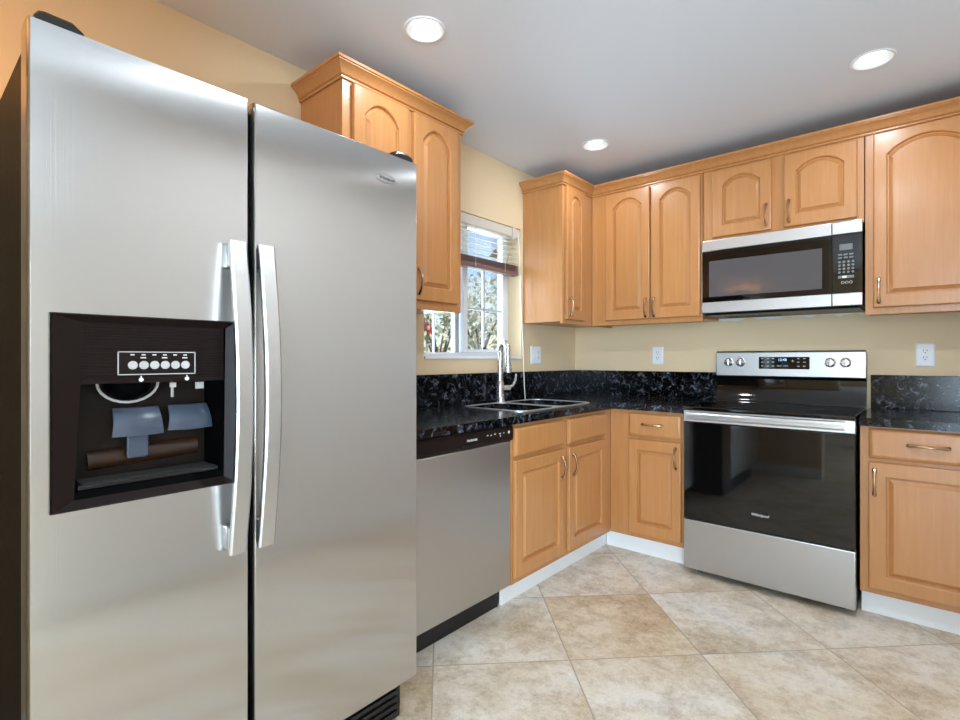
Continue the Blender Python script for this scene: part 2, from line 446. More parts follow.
def pull(o, a, b, d, parent, vert=True, L=.118, name='handle'):
    mb = MB(); n = 12; pts = []; rad = []
    for k in range(n + 1):
        u = k / n; s = (u - .5) * L; h = .007 + .021 * math.sin(math.pi * u) ** .75
        pts.append(P(o, a if vert else a + s, b + s if vert else b, d + h))
        rad.append(.0084 - .0030 * math.sin(math.pi * u) + (.0012 if k in (1, n - 1) else 0))
    mb.tube(pts, rad, 'bronze', 8)
    for sgn in (-1, 1):
        s = sgn * (L / 2 - .004); c = P(o, a if vert else a + s, b + s if vert else b, d)
        ax = P(o, 0, 0, 1); mb.lathe(c + ax * .0004, ax, [(.0075, 0), (.0075, .003), (.0055, .005), (.005, .011), (.001, .013)], 'bronze', 12)
    return mb.build(name, parent)
def cab_door(o, a0, a1, b0, b1, d, parent, arch=0, handle=None, label=None, name='door', **k):
    mb = MB(); door_mesh(mb, o, a0, a1, b0, b1, d, arch=arch, **k); dr = mb.build(name, parent)
    if handle: pull(o, handle[0], handle[1], d + .019, dr)
    return dr
ZU, ZT, FU = 1.392, 2.292, .310       # bottom / top / depth of the wall cabinets
def upper(name, label, o, a0, a1, z0, stiles, loc, z1=ZT, side_l=True):
    t = thing(name, label, 'cabinet', loc)
    mb = MB(); mb.box(o, a0 + .001, a1 - .001, z0 + .014, z1, .002, FU - .0195, 'wood'); mb.build('cabinet_box', t)
    mb = MB(); cuts = stiles
    mb.box(o, a0 + .001, a1 - .001, z0, z1, FU - .019, FU, 'wood', .0015); mb.build('face_frame', t)
    return t

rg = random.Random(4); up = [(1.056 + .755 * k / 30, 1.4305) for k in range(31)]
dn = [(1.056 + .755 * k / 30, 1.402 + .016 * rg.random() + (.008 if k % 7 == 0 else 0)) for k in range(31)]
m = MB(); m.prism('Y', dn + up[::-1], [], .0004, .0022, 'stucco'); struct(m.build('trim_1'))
# left wall cabinet, over the dishwasher and next to the refrigerator
t = upper('wall_cabinet', 'maple wall cabinet with its own crown, left of the window and partly behind the refrigerator', 'X', -2.321, -1.633, ZU, 0, (.0, -1.98, ZU))
cab_door('X', -2.278, -1.988, 1.432, 2.268, FU + .0025, t, .058, (-2.012, 1.52))
cab_door('X', -1.958, -1.672, 1.432, 2.268, FU + .0025, t, .058, (-1.936, 1.515))
def crown(mb, path, prof):
    n = len(path); L = []
    nrm = []
    for k in range(n - 1):
        e = (Vector(path[k + 1]) - Vector(path[k])).normalized(); nrm.append(Vector((e.y, -e.x)))
    for off, z in prof:
        row = []
        for k in range(n):
            if k == 0: v = nrm[0]
            elif k == n - 1: v = nrm[-1]
            else:
                v = nrm[k - 1] + nrm[k]; v = v / v.dot(nrm[k])
            p = Vector(path[k]) + v * off; row.append(Vector((p.x, p.y, z)))
        L.append(row)
    V = [[mb.bm.verts.new(c) for c in r] for r in L]; np_ = len(prof)
    for i in range(np_):
        for k in range(n - 1): mb.face((V[i][k], V[i][k + 1], V[(i + 1) % np_][k + 1], V[(i + 1) % np_][k]), 'wood')
    mb.face([V[i][0] for i in range(np_)], 'wood'); mb.face([V[i][-1] for i in range(np_)][::-1], 'wood')
CP = [(.001, 2.274), (.007, 2.274), (.009, 2.277), (.009, 2.283), (.006, 2.286), (.012, 2.288), (.0145, 2.291), (.012, 2.294), (.014, 2.297),
      (.018, 2.304), (.026, 2.313), (.036, 2.321), (.041, 2.324), (.041, 2.328), (.046, 2.330), (.046, 2.341), (.001, 2.341)]
mb = MB(); crown(mb, [(.002, -2.321), (FU, -2.321), (FU, -1.633), (.002, -1.633)], CP); mb.build('crown_molding', t)

# corner wall cabinet on the window wall
t = upper('wall_cabinet', 'narrow maple wall cabinet in the corner, right of the window, with one arched door', 'X', -.690, -.001, ZU, 0, (.0, -.35, ZU))
cab_door('X', -.662, -.432, 1.420, 2.268, FU + .0025, t, .045, (-.636, 1.50), stile=.048)
# double-door cabinet on the range wall
t = upper('wall_cabinet', 'tall two-door maple wall cabinet between the corner and the microwave', 'Y', FU + .002, 1.047, ZU, 0, (.68, 0, ZU))
cab_door('Y', .421, .727, 1.422, 2.262, FU + .0025, t, .052, (.705, 1.492))
cab_door('Y', .737, 1.036, 1.422, 2.262, FU + .0025, t, .052, (.759, 1.492))
# cabinet over the microwave
t = upper('wall_cabinet', 'short two-door maple cabinet directly above the microwave', 'Y', 1.049, 1.821, 1.846, 0, (1.435, 0, 1.846))
cab_door('Y', 1.105, 1.412, 1.876, 2.262, FU + .0025, t, .046, (1.389, 1.957))
cab_door('Y', 1.474, 1.793, 1.876, 2.262, FU + .0025, t, .046, (1.498, 1.957))
# right cabinet
t = upper('wall_cabinet', 'maple wall cabinet right of the microwave with one wide arched door', 'Y', 1.823, 2.285, 1.385, 0, (2.05, 0, 1.385))
cab_door('Y', 1.857, 2.252, 1.418, 2.268, FU + .0025, t, .062, (1.880, 1.498), stile=.050)
mb = MB(); crown(mb, [(.002, -.690), (FU, -.690), (FU, -FU), (2.285, -FU)], CP)
tag(mb.build('crown_molding'), 'long maple crown molding above the corner and range wall cabinets', 'molding')

# base cabinets
FB, ZB, ZK = .592, .864, .112
t = thing('base_cabinet', 'maple sink base cabinet right of the dishwasher with two doors', 'cabinet', (0, -1.09, 0))
mb = MB(); mb.box('X', -1.596, -.001, ZK, .69, .002, FB - .0195, 'wood'); mb.box('X', -1.596, -1.46, .69, ZB, .002, FB - .0195, 'wood')
mb.box('X', -.66, -.001, .69, ZB, .002, FB - .0195, 'wood'); mb.build('cabinet_box', t)
mb = MB(); mb.box('X', -1.597, -FB, ZK, ZB, FB - .019, FB, 'wood', .0012); mb.build('face_frame', t)
cab_door('X', -1.583, -1.158, .140, .692, FB + .0025, t, 0, (-1.192, .600))
cab_door('X', -1.106, -.690, .140, .692, FB + .0025, t, 0, (-1.078, .597))
for a0, a1 in ((-1.583, -1.158), (-1.106, -.690)):
    mb = MB(); slab_mesh(mb, 'X', a0, a1, .710, .845, FB + .0025); mb.build('false_drawer_front', t)
t = thing('base_cabinet', 'maple base cabinet with a drawer over a door, between the corner and range', 'cabinet', (.82, 0, 0))
mb = MB(); mb.box('Y', FB + .002, 1.045, ZK, ZB, .002, FB - .0195, 'wood'); mb.build('cabinet_box', t)
mb = MB(); mb.box('Y', FB + .001, 1.046, ZK, ZB, FB - .019, FB, 'wood', .0012); mb.build('face_frame', t)
cab_door('Y', .716, 1.024, .140, .695, FB + .0025, t, 0, (.998, .610), stile=.05)
mb = MB(); slab_mesh(mb, 'Y', .716, 1.024, .712, .846, FB + .0025); dr = mb.build('drawer', t); pull('Y', .862, .786, FB + .020, dr, False)
t = thing('base_cabinet', 'maple base cabinet right of the range with a drawer over a door', 'cabinet', (2.05, 0, 0))
mb = MB(); mb.box('Y', 1.826, 2.285, ZK, ZB, .002, FB - .0195, 'wood'); mb.build('cabinet_box', t)
mb = MB(); mb.box('Y', 1.825, 2.286, ZK, ZB, FB - .019, FB, 'wood', .0012); mb.build('face_frame', t)
cab_door('Y', 1.858, 2.252, .140, .706, FB + .0025, t, 0, (1.880, .618), stile=.06)
mb = MB(); slab_mesh(mb, 'Y', 1.858, 2.252, .722, .856, FB + .0025); dr = mb.build('drawer', t); pull('Y', 2.06, .793, FB + .020, dr, False, .135)
# white toe-kick boards
mb = MB(); mb.box('X', -1.593, -.533, 0, ZK - .001, .52, .533, 'trim', .002); struct(mb.build('baseboard_kick_left'))
mb = MB(); mb.box('Y', .534, 1.046, 0, ZK - .001, .52, .533, 'trim', .002); struct(mb.build('baseboard_kick_back'))
mb = MB(); mb.box('Y', 1.826, 2.285, 0, ZK - .001, .52, .533, 'trim', .002); struct(mb.build('baseboard_kick_right'))

# ------------------------------------------------------------------ counters
ZC0, ZC = .866, .902
def counter(mb, outer, holes):
    mb.prism('Z', outer, holes, ZC0, ZC, 'granite')
    es = [e for e in mb.bm.edges if abs(e.verts[0].co.z - e.verts[1].co.z) < 1e-6 and len(e.link_faces) == 2 and e.calc_face_angle(0) > 1]
    bmesh.ops.bevel(mb.bm, geom=es, offset=.005, segments=2, affect='EDGES', profile=.5)
    for f in mb.bm.faces: f.material_index = 0
bowls = [rrect(.13, .535, -1.425, -1.095, .07), rrect(.13, .535, -1.065, -.735, .07)]
mb = MB(); counter(mb, [(.002, -2.385), (.628, -2.385), (.628, -.628), (1.049, -.628), (1.049, -.002), (.002, -.002)], bowls)
tag(mb.build('countertop'), 'black speckled granite countertop around the corner with the sink cut into it', 'countertop')
mb = MB(); counter(mb, [(1.824, -.002), (1.824, -.628), (2.29, -.628), (2.29, -.002)], [])
tag(mb.build('countertop'), 'short black granite countertop to the right of the range', 'countertop')
mb = MB(); mb.box('X', -2.385, -.002, ZC + .0005, 1.080, .001, .021, 'granite', .002)
tag(mb.build('backsplash'), 'low black granite backsplash below the window, behind the faucet', 'backsplash')
mb = MB(); mb.box('Y', .0225, 1.049, ZC + .0005, 1.080, .001, .021, 'granite', .002)
tag(mb.build('backsplash'), 'low black granite backsplash between the corner and the range', 'backsplash')
mb = MB(); mb.box('Y', 1.828, 2.29, ZC + .0005, 1.080, .001, .021, 'granite', .002)
tag(mb.build('backsplash'), 'low black granite backsplash to the right of the range', 'backsplash')

# sink and faucet
t = thing('sink', 'stainless double-bowl sink set into the black granite under the window', 'sink', (.33, -1.08, .70))
for b, (y0, y1) in zip(bowls, ((-1.425, -1.095), (-1.065, -.735))):
    mb = MB(); cx, cy = .3325, (y0 + y1) / 2
    def sc(k, z): return [Vector((cx + (p[0] - cx) * k, cy + (p[1] - cy) * k, z)) for p in b]
    mb.loops([sc(1.09, .8655), sc(1.015, .8655), sc(1.01, .86), sc(.98, .73), sc(.90, .705), sc(.25, .700), sc(.25, .698), sc(.91, .703), sc(1.0, .728), sc(1.03, .862), sc(1.09, .863)], 'sink')
    bw = mb.build('bowl', t)
    mb = MB(); mb.lathe((cx, cy, .7005), (0, 0, 1), [(.045, 0), (.045, .003), (.03, .003), (.028, .001)], 'hole', 20); mb.build('drain', bw)
mb = MB(); mb.prism('Z', rrect(.112, .553, -1.443, -.717, .085, 6), bowls, ZC + .0004, ZC + .0045, 'sink'); mb.build('rim', t)
FX, FY = .072, -1.025
t = thing('faucet', 'brushed nickel pull-down gooseneck faucet standing behind the sink', 'faucet', (FX, FY, ZC))
mb = MB(); mb.lathe((FX, FY, ZC + .0003), (0, 0, 1), [(.031, 0), (.031, .006), (.027, .012), (.0255, .06), (.024, .115), (.021, .122), (.019, .13)], 'chrome', 24); mb.build('base', t)
mb = MB(); pts = [(FX, FY, ZC + .12), (FX, FY, ZC + .22), (FX + .004, FY, ZC + .30)]
rr = .058
dirx, diry = .88, -.475
for k in range(0, 13):
    a = math.pi * (1 - k / 12); q = rr + rr * math.cos(a)
    pts.append((FX + q * dirx, FY + q * diry, ZC + .305 + rr * math.sin(a)))
mb.tube(pts, [.019] * 3 + [.0175] * 13, 'chrome', 16); mb.build('spout', t)
mb = MB(); e = Vector(pts[-1]); mb.lathe(e + Vector((0, 0, .004)), (.0, 0, -1), [(.0145, 0), (.0155, .004), (.017, .03), (.021, .07), (.0245, .100), (.0245, .122), (.021, .127)], 'chrome', 20); mb.build('spray_head', t)
mb = MB(); hx, hy = dirx * .8, .6
c0 = Vector((FX, FY, ZC + .085)); hd = Vector((.35, .937, 0))
mb.tube([c0 + hd * .015, c0 + hd * .070], [.0165, .0165], 'chrome', 14)
mb.tube([c0 + hd * .052 , c0 + hd * .092 + Vector((0, 0, .012)), c0 + hd * .112 + Vector((0, 0, .045)), c0 + hd * .118 + Vector((0, 0, .085))], [.010, .009, .0075, .0065], 'chrome', 10)
mb.build('lever_handle', t)

# ------------------------------------------------------------------ window blind
t = thing('window_blind', 'cream horizontal slat blind drawn up at the top of the window', 'blind', (0, -1.15, 1.75))
mb = MB(); mb.box('X', WY0 + .003, WY1 - .003, 1.972, 2.0313, -.075, -.008, 'blind', .003); mb.build('headrail', t)
def slat(b, tilt=12, mat='blind'):
    mb = MB(); c = -.045; wv = .025; n = 5; rows0, rows1 = [], []
    ta = R(tilt)
    for k in range(n):
        u = (k / (n - 1) - .5) * 2; x = c + u * wv * math.cos(ta); z = b + u * wv * math.sin(ta) + .0035 * (1 - u * u)
        rows0.append((x, z))
    prof = [(x, z) for x, z in rows0] + [(x, z - .0028) for x, z in reversed(rows0)]
    mb.loops([[Vector((x, y, z)) for x, z in prof] for y in (WY0 + .006, WY1 - .006)], mat)
    return mb.build('slat', t)
for z in (1.945, 1.912, 1.878, 1.845, 1.812): slat(z, -16)
for k in range(6): slat(1.789 - k * .0065, -2, 'rail_shaded_slat')  # brown paints in the backlit shade of the stacked cream slats
mb = MB(); mb.box('X', WY0 + .006, WY1 - .006, 1.722, 1.748, -.072, -.018, 'rail_shaded_slat', .004); mb.build('bottom_rail', t)
for y in (-1.45, -1.15, -.86):
    mb = MB(); mb.tube([(-.018, y, 1.975), (-.016, y, 1.73)], .0014, 'cord', 6); mb.tube([(-.073, y, 1.975), (-.073, y, 1.73)], .0014, 'cord', 6); mb.build('ladder_cord', t)
mb = MB(); pts = [(-.004, -.735, 1.99), (.004, -.733, 1.9), (.022, -.745, 1.6), (.05, -.76, 1.3), (.085, -.79, 1.0), (.10, -.80, .905)]
mb.tube(pts, .0028, 'cord', 6); mb.build('pull_cord', t)
mb = MB(); mb.box('X', -.80, -.775, 1.955, 2.035, -.006, .004, 'blind', .002); mb.build('valance_clip', t)

# ------------------------------------------------------------------ outlets
def outlet(o, a, b, label, gangs=1):
    c = P(o, a, b, 0)
    t = thing('wall_outlet', label, 'outlet', c, None)
    mb = MB(); hw = .0385 + .0235 * (gangs - 1); a_ = a
    L = lambda e, d: [P(o, a_ + x, b + z, d) for x, z in rrect(-hw + e, hw - e, -.061 + e, .061 - e, .005, 3)]
    mb.loops([L(0, .0006), L(.0005, .003), L(.004, .0062), L(.008, .0066)], 'white'); pl = mb.build('cover_plate', t)
    for g in range(gangs):
        a = a_ + (g - (gangs - 1) / 2) * .047
        mb = MB(); mb.prism(o, [(a + x, b + z) for x, z in rrect(-.017, .017, -.034, .034, .006, 3)], [], .0064, .0085, 'white'); rc = mb.build('receptacle', t)
        if gangs == 2 and g == 0:
            mb = MB(); mb.box(o, a - .012, a + .012, b - .028, b + .028, .0086, .0115, 'white', .002); mb.build('rocker_switch', rc); continue
        for s in (-1, 1):
            zc = b + s * .0175
            mb = MB(); mb.box(o, a - .008, a - .0055, zc, zc + .010, .0084, .0088, 'slot'); mb.build('slot', rc)
            mb = MB(); mb.box(o, a + .0055, a + .008, zc + .001, zc + .009, .0084, .0088, 'slot'); mb.build('slot', rc)
            mb = MB(); mb.lathe(P(o, a, zc - .007, .0084), P(o, 0, 0, 1), [(.003, 0), (.003, .0004)], 'slot', 10); mb.build('ground_hole', rc)
    return t
outlet('X', -.54, 1.192, 'wide white wall plate on the window wall, right of the faucet', 2)
outlet('Y', .65, 1.189, 'white outlet on the range wall, under the two-door wall cabinet')
outlet('Y', 2.05, 1.187, 'white outlet on the wall to the right of the range')

# ------------------------------------------------------------------ recessed ceiling lights
def downlight(x, y, label):
    t = thing('recessed_light', label, 'light', (x, y, H), 'recessed ceiling lights')
    mb = MB(); n = 36
    pr_ = [(.080, -.0006), (.080, -.003), (.077, -.006), (.070, -.006), (.066, .0), (.056, .024), (.051, .030), (.055, .032), (.0705, .004), (.0705, -.0006)]
    L = [[Vector((x + r * math.cos(2 * math.pi * k / n), y + r * math.sin(2 * math.pi * k / n), H + z)) for k in range(n)] for r, z in pr_]
    mb.loops(L + [L[0]], 'white', False, False); mb.build('trim_ring', t)
    mb = MB(); mb.lathe((x, y, H + .028), (0, 0, 1), [(.051, 0), (.0525, .004)], 'lens', 32); mb.build('lens', t)
    return t
def lamp(t, power=4.5, color=(.86, .93, 1)):
    l = bpy.data.lights.new('lamp', 'AREA'); l.shape = 'DISK'; l.size = .09; l.energy = power; l.color = color
    o = bpy.data.objects.new('lamp', l); o.location = (0, 0, -.008); o.parent = t; COL.objects.link(o)
d0 = downlight(*LIGHTS[0], 'round recessed ceiling light nearest the refrigerator, in front of the crowned wall cabinet')
LL = [d0]
for p, lb in ((LIGHTS[1], 'round recessed ceiling light above the range, farthest right'), (LIGHTS[2], 'round recessed ceiling light over the corner, the smallest of the three in view'),
              (LIGHTS[3], 'round recessed ceiling light over the middle of the floor, above the frame')):
    LL.append(dup(d0, (p[0], p[1], H), lb))
for p, lb in zip(FAR, ('round recessed ceiling light of the far room, nearer of two', 'round recessed ceiling light of the far room, farthest from the kitchen')):
    LL.append(dup(d0, (p[0], p[1], H), lb))
for k, q in enumerate(LL):
    lamp(q, (4.5, 4.5, 4.5, 15, 40, 40)[k])

# added unseen warm uplight, put in to turn the wall above the refrigerator ochre
hx, hy, hz = .46, -3.60, 1.93
t = thing('added_sconce', 'added unseen amber bowl sconce that warms the wall above the refrigerator', 'lamp', (hx, -3.70, hz - .06))
mb = MB(); mb.lathe((hx, -3.6995, hz - .06), (0, 1, 0), [(.05, 0), (.05, .010), (.03, .016)], 'black', 20); mb.build('back_plate', t)
mb = MB(); mb.tube([(hx, -3.685, hz - .06), (hx, -3.65, hz - .09), (hx, -3.61, hz - .082)], .008, 'black', 8); mb.build('arm', t)
mb = MB(); mb.lathe((hx, hy, hz), (0, 0, -1), [(.085, 0), (.08, .03), (.055, .065), (.02, .082), (.02, .078), (.052, .060), (.075, .028), (.081, .0)], 'amber', 28); mb.build('glass_bowl', t)
mb = MB(); mb.lathe((hx, hy, hz - .018), (0, 0, -1), [(.008, 0), (.018, .012), (.02, .03), (.012, .055)], 'bulb', 16); mb.build('bulb', t)
l = bpy.data.lights.new('added_warm_light', 'POINT'); l.energy = 36; l.color = (1, .47, .10); l.shadow_soft_size = .012
o = bpy.data.objects.new('added_warm_light', l); o.location = (0, .10, .055); o.parent = t; COL.objects.link(o)

# ------------------------------------------------------------------ refrigerator
FX0, FX1 = .765, .8324; FYL, FYG, FYR, FT, FBZ = -3.334, -2.927, -2.396, 1.784, .165
t = thing('refrigerator', 'tall stainless side-by-side refrigerator with ice and water dispenser, at left', 'refrigerator', (.45, -2.87, 0))
mb = MB(); mb.box('X', FYL + .006, FYR - .006, .04, 1.765, .04, FX0 - .006, 'fridge_side', .006)
for y in (FYL + .08, FYR - .08):
    for x in (.12, .66): mb.lathe((x, y, .0), (0, 0, 1), [(.02, 0), (.02, .045)], 'black', 12)
mb.build('body', t)
def fdoor(name, a0, a1, hole=None):
    mb = MB(); r = .014
    # the door is a slab with rounded vertical front edges; a plan outline swept from bottom to top
    def plan(b, e=0):
        pts = [(a0 + .001, FX0)]
        for k in range(6):
            q = R(90 * k / 5); pts.append((a0 + r * .35 - r * .35 * math.cos(q), FX1 - r + r * math.sin(q) - e))
        for k in range(5, -1, -1):
            q = R(90 * k / 5); pts.append((a1 - r * .35 + r * .35 * math.cos(q), FX1 - r + r * math.sin(q) - e))
        pts.append((a1 - .001, FX0)); return [P('X', a, b, d) for a, d in pts]
    if not hole:
        mb.loops([plan(FBZ, .003), plan(FBZ + .004), plan(FT - .004), plan(FT, .003)], 'steel')
    else:
        h0, h1, z0, z1 = hole
        for (b0, b1) in ((FBZ, z0), (z1, FT)): mb.loops([plan(b0), plan(b1)], 'steel')
        full = plan(0); L = [q for q in full]
        def seg(aa, bb, lo):
            if lo: pts = [(p.y, p.x) for p in full[:7]] + [(bb, FX1), (bb, FX0)]
            else: pts = [(aa, FX0), (aa, FX1)] + [(p.y, p.x) for p in full[7:]]
            mb.loops([[P('X', y, b, x) for y, x in pts] for b in (z0, z1)], 'steel', False, False)
        seg(a0, h0, True); seg(h1, a1, False)
    return mb.build(name, t)
DH = (-3.297, -2.968, .884, 1.248)
fz = fdoor('freezer_door', FYL, FYG - .006, DH)
fr = fdoor('refrigerator_door', FYG + .006, FYR)
mb = MB(); mb.box('X', FYG - .005, FYG + .005, FBZ + .01, FT - .01, FX0 - .004, FX0 + .02, 'cavity'); mb.build('door_gasket', t)
def fhandle(a, parent):
    mb = MB(); n = 20; z0, z1 = .722, 1.436; wd = .019; L = []
    for k in range(n + 1):
        u = k / n; z = z0 + (z1 - z0) * u; bow = math.sin(math.pi * u)
        d = FX1 + .026 + .036 * bow; th = .009
        ring = [(-wd * .9, d - th), (-wd, d), (-wd, d + .005), (-wd * .8, d + .008), (wd * .8, d + .008), (wd, d + .005), (wd, d), (wd * .9, d - th)]
        L.append([P('X', a + x, z, q) for x, q in ring])
    mb.loops(L, 'handle_steel')
    for z in (z0 + .03, z1 - .03): mb.box('X', a - .013, a + .013, z - .028, z + .028, FX1 + .0005, FX1 + .030, 'handle_steel', .004)
    mb.build('handle', parent)
fhandle(-2.972, fz); fhandle(-2.905, fr)
# dispenser: bevelled dark frame, ribbed control fascia, cavity
ds = MB(); a0, a1, z0, z1 = -3.303, -2.966, .880, 1.253; c0, c1, y0, y1 = -3.262, -2.994, .912, 1.118
O = [(a0, z0), (a1, z0), (a1, z1), (a0, z1)]; I = [(c0, y0), (c1, y0), (c1, y1), (c0, y1)]
L = lambda q, d: [P('X', p[0], p[1], d) for p in q]
sh = lambda q, e: [(q[0][0] + e, q[0][1] + e), (q[1][0] - e, q[1][1] + e), (q[2][0] - e, q[2][1] - e), (q[3][0] + e, q[3][1] - e)]
CF = [(c0 + .002, y0 - .010), (c1 - .002, y0 - .010), (c1 + .004, z1 - .012), (c0 - .004, z1 - .012)]
ds.loops([L(O, FX1 - .002), L(O, FX1 + .006), L(sh(O, .003), FX1 + .010)], 'brownblack', False, False)
v = [[ds.bm.verts.new(c) for c in r] for r in (L(sh(O, .003), FX1 + .010), L([(c0 - .004, y0 - .014), (c1 + .004, y0 - .014), (c1 + .008, z1 - .016), (c0 + .012, z1 - .016)], FX1 - .004))]
for i in range(4): ds.face((v[0][i], v[0][(i + 1) % 4], v[1][(i + 1) % 4], v[1][i]), 'brownblack')
ds = ds.build('dispenser_frame', fz)
mb = MB(); k = 0; zz = y1 + .006
mb.box('X', c0 - .002, c1 + .004, y1, z1 - .016, FX1 - .055, FX1 - .006, 'brownblack')
while zz < z1 - .02:
    mb.box('X', c0 + .006, c1 - .002, zz, zz + .0028, FX1 - .0065, FX1 - .0045, 'brownblack', .0008, 1); zz += .0058
mb.build('control_fascia', fz)
mb = MB(); bx0, bx1, bz0, bz1 = -3.196, -3.051, 1.134, 1.182
mb.box('X', bx0 + .002, bx1 - .002, bz0 + .002, bz1 - .002, FX1 - .006, FX1 - .0036, 'brownblack')
for q in ((bx0, bx1, bz0, bz0 + .002), (bx0, bx1, bz1 - .002, bz1), (bx0, bx0 + .002, bz0, bz1), (bx1 - .002, bx1, bz0, bz1)): mb.box('X', *q, FX1 - .006, FX1 - .003, 'grey')
for k in range(6):
    a = -3.170 + k * .0197
    if k % 2: mb.box('X', a - .006, a + .004, 1.168, 1.1705, FX1 - .004, FX1 - .0032, 'print')
    mb.box('X', a - .004, a + .003, 1.174, 1.1765, FX1 - .004, FX1 - .0032, 'print')
pn = mb.build('control_panel', fz)
for k in range(6):
    a = -3.170 + k * .0197
    mb = MB(); mb.lathe(P('X', a, 1.154, FX1 - .0035), (1, 0, 0), [(.0086, 0), (.0086, .002), (.006, .003), (.005, .0022), (.001, .0022)], 'grey', 18); mb.build('button', pn)
for a in (-3.155, -3.068):
    mb = MB(); mb.lathe(P('X', a, 1.124, FX1 - .0045), (1, 0, 0), [(.0045, 0), (.0045, .0012), (.001, .0012)], 'print', 8); mb.box('X', a - .001, a + .001, 1.127, 1.132, FX1 - .0045, FX1 - .0034, 'print'); mb.build('dispense_icon', fz)
# cavity shell
mb = MB(); D0 = FX1 - .115
back = [(c0 + .02, y0 + .02), (c1 - .02, y0 + .02), (c1 - .02, y1 - .005), (c0 + .02, y1 - .005)]
mb.loops([L([(c0 - .004, y0 - .014), (c1 + .004, y0 - .014), (c1 + .004, y1), (c0 - .004, y1)], FX1 - .0045), L(I, FX1 - .012), L(back, D0)], 'cavity', False, True)
cv = mb.build('dispenser_cavity', fz)
mb = MB()
for a in (-3.165,):
    mb.tube([P('X', a + .055 * math.cos(R(q)), 1.118 + .042 * math.sin(R(q)), FX1 - .05) for q in range(180, 361, 15)], .0028, 'grey', 8)
    mb.lathe(P('X', a, 1.117, FX1 - .055), (0, 0, -1), [(.045, 0), (.038, .02), (.018, .034), (.014, .034)], 'cavity', 20)
mb.build('ice_chute', cv)
mb = MB(); mb.tube([P('X', -3.082, 1.118, FX1 - .05), P('X', -3.082, 1.082, FX1 - .05)], .003, 'grey', 8); mb.box('X', -3.088, -3.076, 1.104, 1.114, FX1 - .048, FX1 - .044, 'print'); mb.build('water_nozzle', cv)
def paddle(ac, zt, zb, wt, wb, stem):
    mb = MB(); n = 6; F, B = [], []
    for k in range(n + 1):
        u = k / n; z = zt + (zb - zt) * u; ww = wt + (wb - wt) * u; d = FX1 - .055 + .018 * u + .008 * math.sin(math.pi * u)
        F.append([(ac - ww, z, d), (ac - ww * .5, z, d + .006), (ac, z - .001, d + .008), (ac + ww * .5, z, d + .006), (ac + ww, z, d), (ac + ww, z, d - .004), (ac - ww, z, d - .004)])
    mb.loops([[P('X', *p) for p in r] for r in F], 'paddle')
    if stem: mb.box('X', ac - .02, ac + .02, zb - .048, zb + .001, FX1 - .048, FX1 - .042, 'paddle', .004)
    mb.build('paddle', cv)
paddle(-3.150, 1.064, 1.006, .042, .047, True); paddle(-3.048, 1.064, 1.010, .040, .046, False)
mb = MB(); mb.tube([P('X', c0 + .03, .958, FX1 - .085), P('X', c1 - .03, .968, FX1 - .085)], .024, 'roller', 16); mb.build('cavity_ledge', cv)
mb = MB(); mb.box('X', c0 + .004, c1 - .004, y0 + .0005, y0 + .010, FX1 - .095, FX1 - .014, 'black', .002)
for k in range(12): mb.box('X', c0 + .012, c1 - .012, y0 + .010, y0 + .0125, FX1 - .09 + k * .0062, FX1 - .0875 + k * .0062, 'slot')
mb.build('drip_tray', cv)
mb = MB(); mb.box('X', -3.030, -3.012, 1.098, 1.113, FX1 - .062, FX1 - .060, 'print'); mb.build('sticker', cv)
# hinge covers, toe grille, badge
for y, s in ((FYL + .012, 1), (FYR - .012, -1)):
    mb = MB(); w_ = .075
    ys = [y, y + s * w_]
    prof = [(.700, 1.7845), (.700, 1.812), (.790, 1.815), (.815, 1.811), (.824, 1.802), (.822, 1.7845)]
    Ls = []
    for kk, (f, hh) in enumerate(((0, .55), (.08, .9), (.2, 1), (.75, .95), (.95, .5), (1, .1))):
        Ls.append([Vector((x, y + s * w_ * f, 1.7845 + (z - 1.7845) * hh)) for x, z in prof])
    mb.loops(Ls, 'black'); mb.build('hinge_cover', t)
mb = MB(); mb.box('X', FYL + .012, FYR - .012, .012, .150, .70, .765, 'black', .006)
for k in range(5): mb.box('X', FYL + .03, FYR - .03, .03 + k * .022, .042 + k * .022, .765, .772, 'black', .002)
mb.build('toe_grille', t)
mb = MB(); ca, cb = -2.520, 1.704
ring = [[P('X', ca + .038 * k1 * math.cos(2 * math.pi * k / 36), cb + .013 * k2 * math.sin(2 * math.pi * k / 36), d) for k in range(36)] for k1, k2, d in ((1, 1, FX1 + .0004), (1, 1, FX1 + .002), (.95, .88, FX1 + .003), (.9, .74, FX1 + .0018))]
mb.loops(ring, 'handle_steel'); mb.text('X', 'Whirlpool', ca, cb, FX1 + .0024, .0135, 'slot', .2); mb.build('badge', fr)

# ------------------------------------------------------------------ dishwasher
t = thing('dishwasher', 'stainless dishwasher with dark control strip, between refrigerator and sink cabinet', 'dishwasher', (.3, -1.9, 0))
A0, A1 = -2.208, -1.602
mb = MB(); mb.box('X', A0 + .004, A1 - .004, .105, .858, .03, .560, 'black'); mb.build('tub', t)
mb = MB(); mb.box('X', A0, A1, .115, .785, .561, .596, 'steel2', .005); mb.build('door', t)
mb = MB(); prof = [(.561, .787), (.596, .787), (.606, .792), (.610, .802), (.610, .845), (.606, .858), (.561, .860)]
mb.loops([[Vector((x, y, z)) for x, z in prof] for y in (A0, A1)], 'brownblack'); cp = mb.build('control_panel', t)
mb = MB(); mb.box('X', -1.955, -1.815, .790, .806, .6095, .6125, 'black', .004); mb.build('pocket_handle', cp)
mb = MB(); mb.text('X', 'FRIGIDAIRE', -1.885, .824, .6102, .013, 'print', 0, .0004); mb.build('brand_lettering', cp)
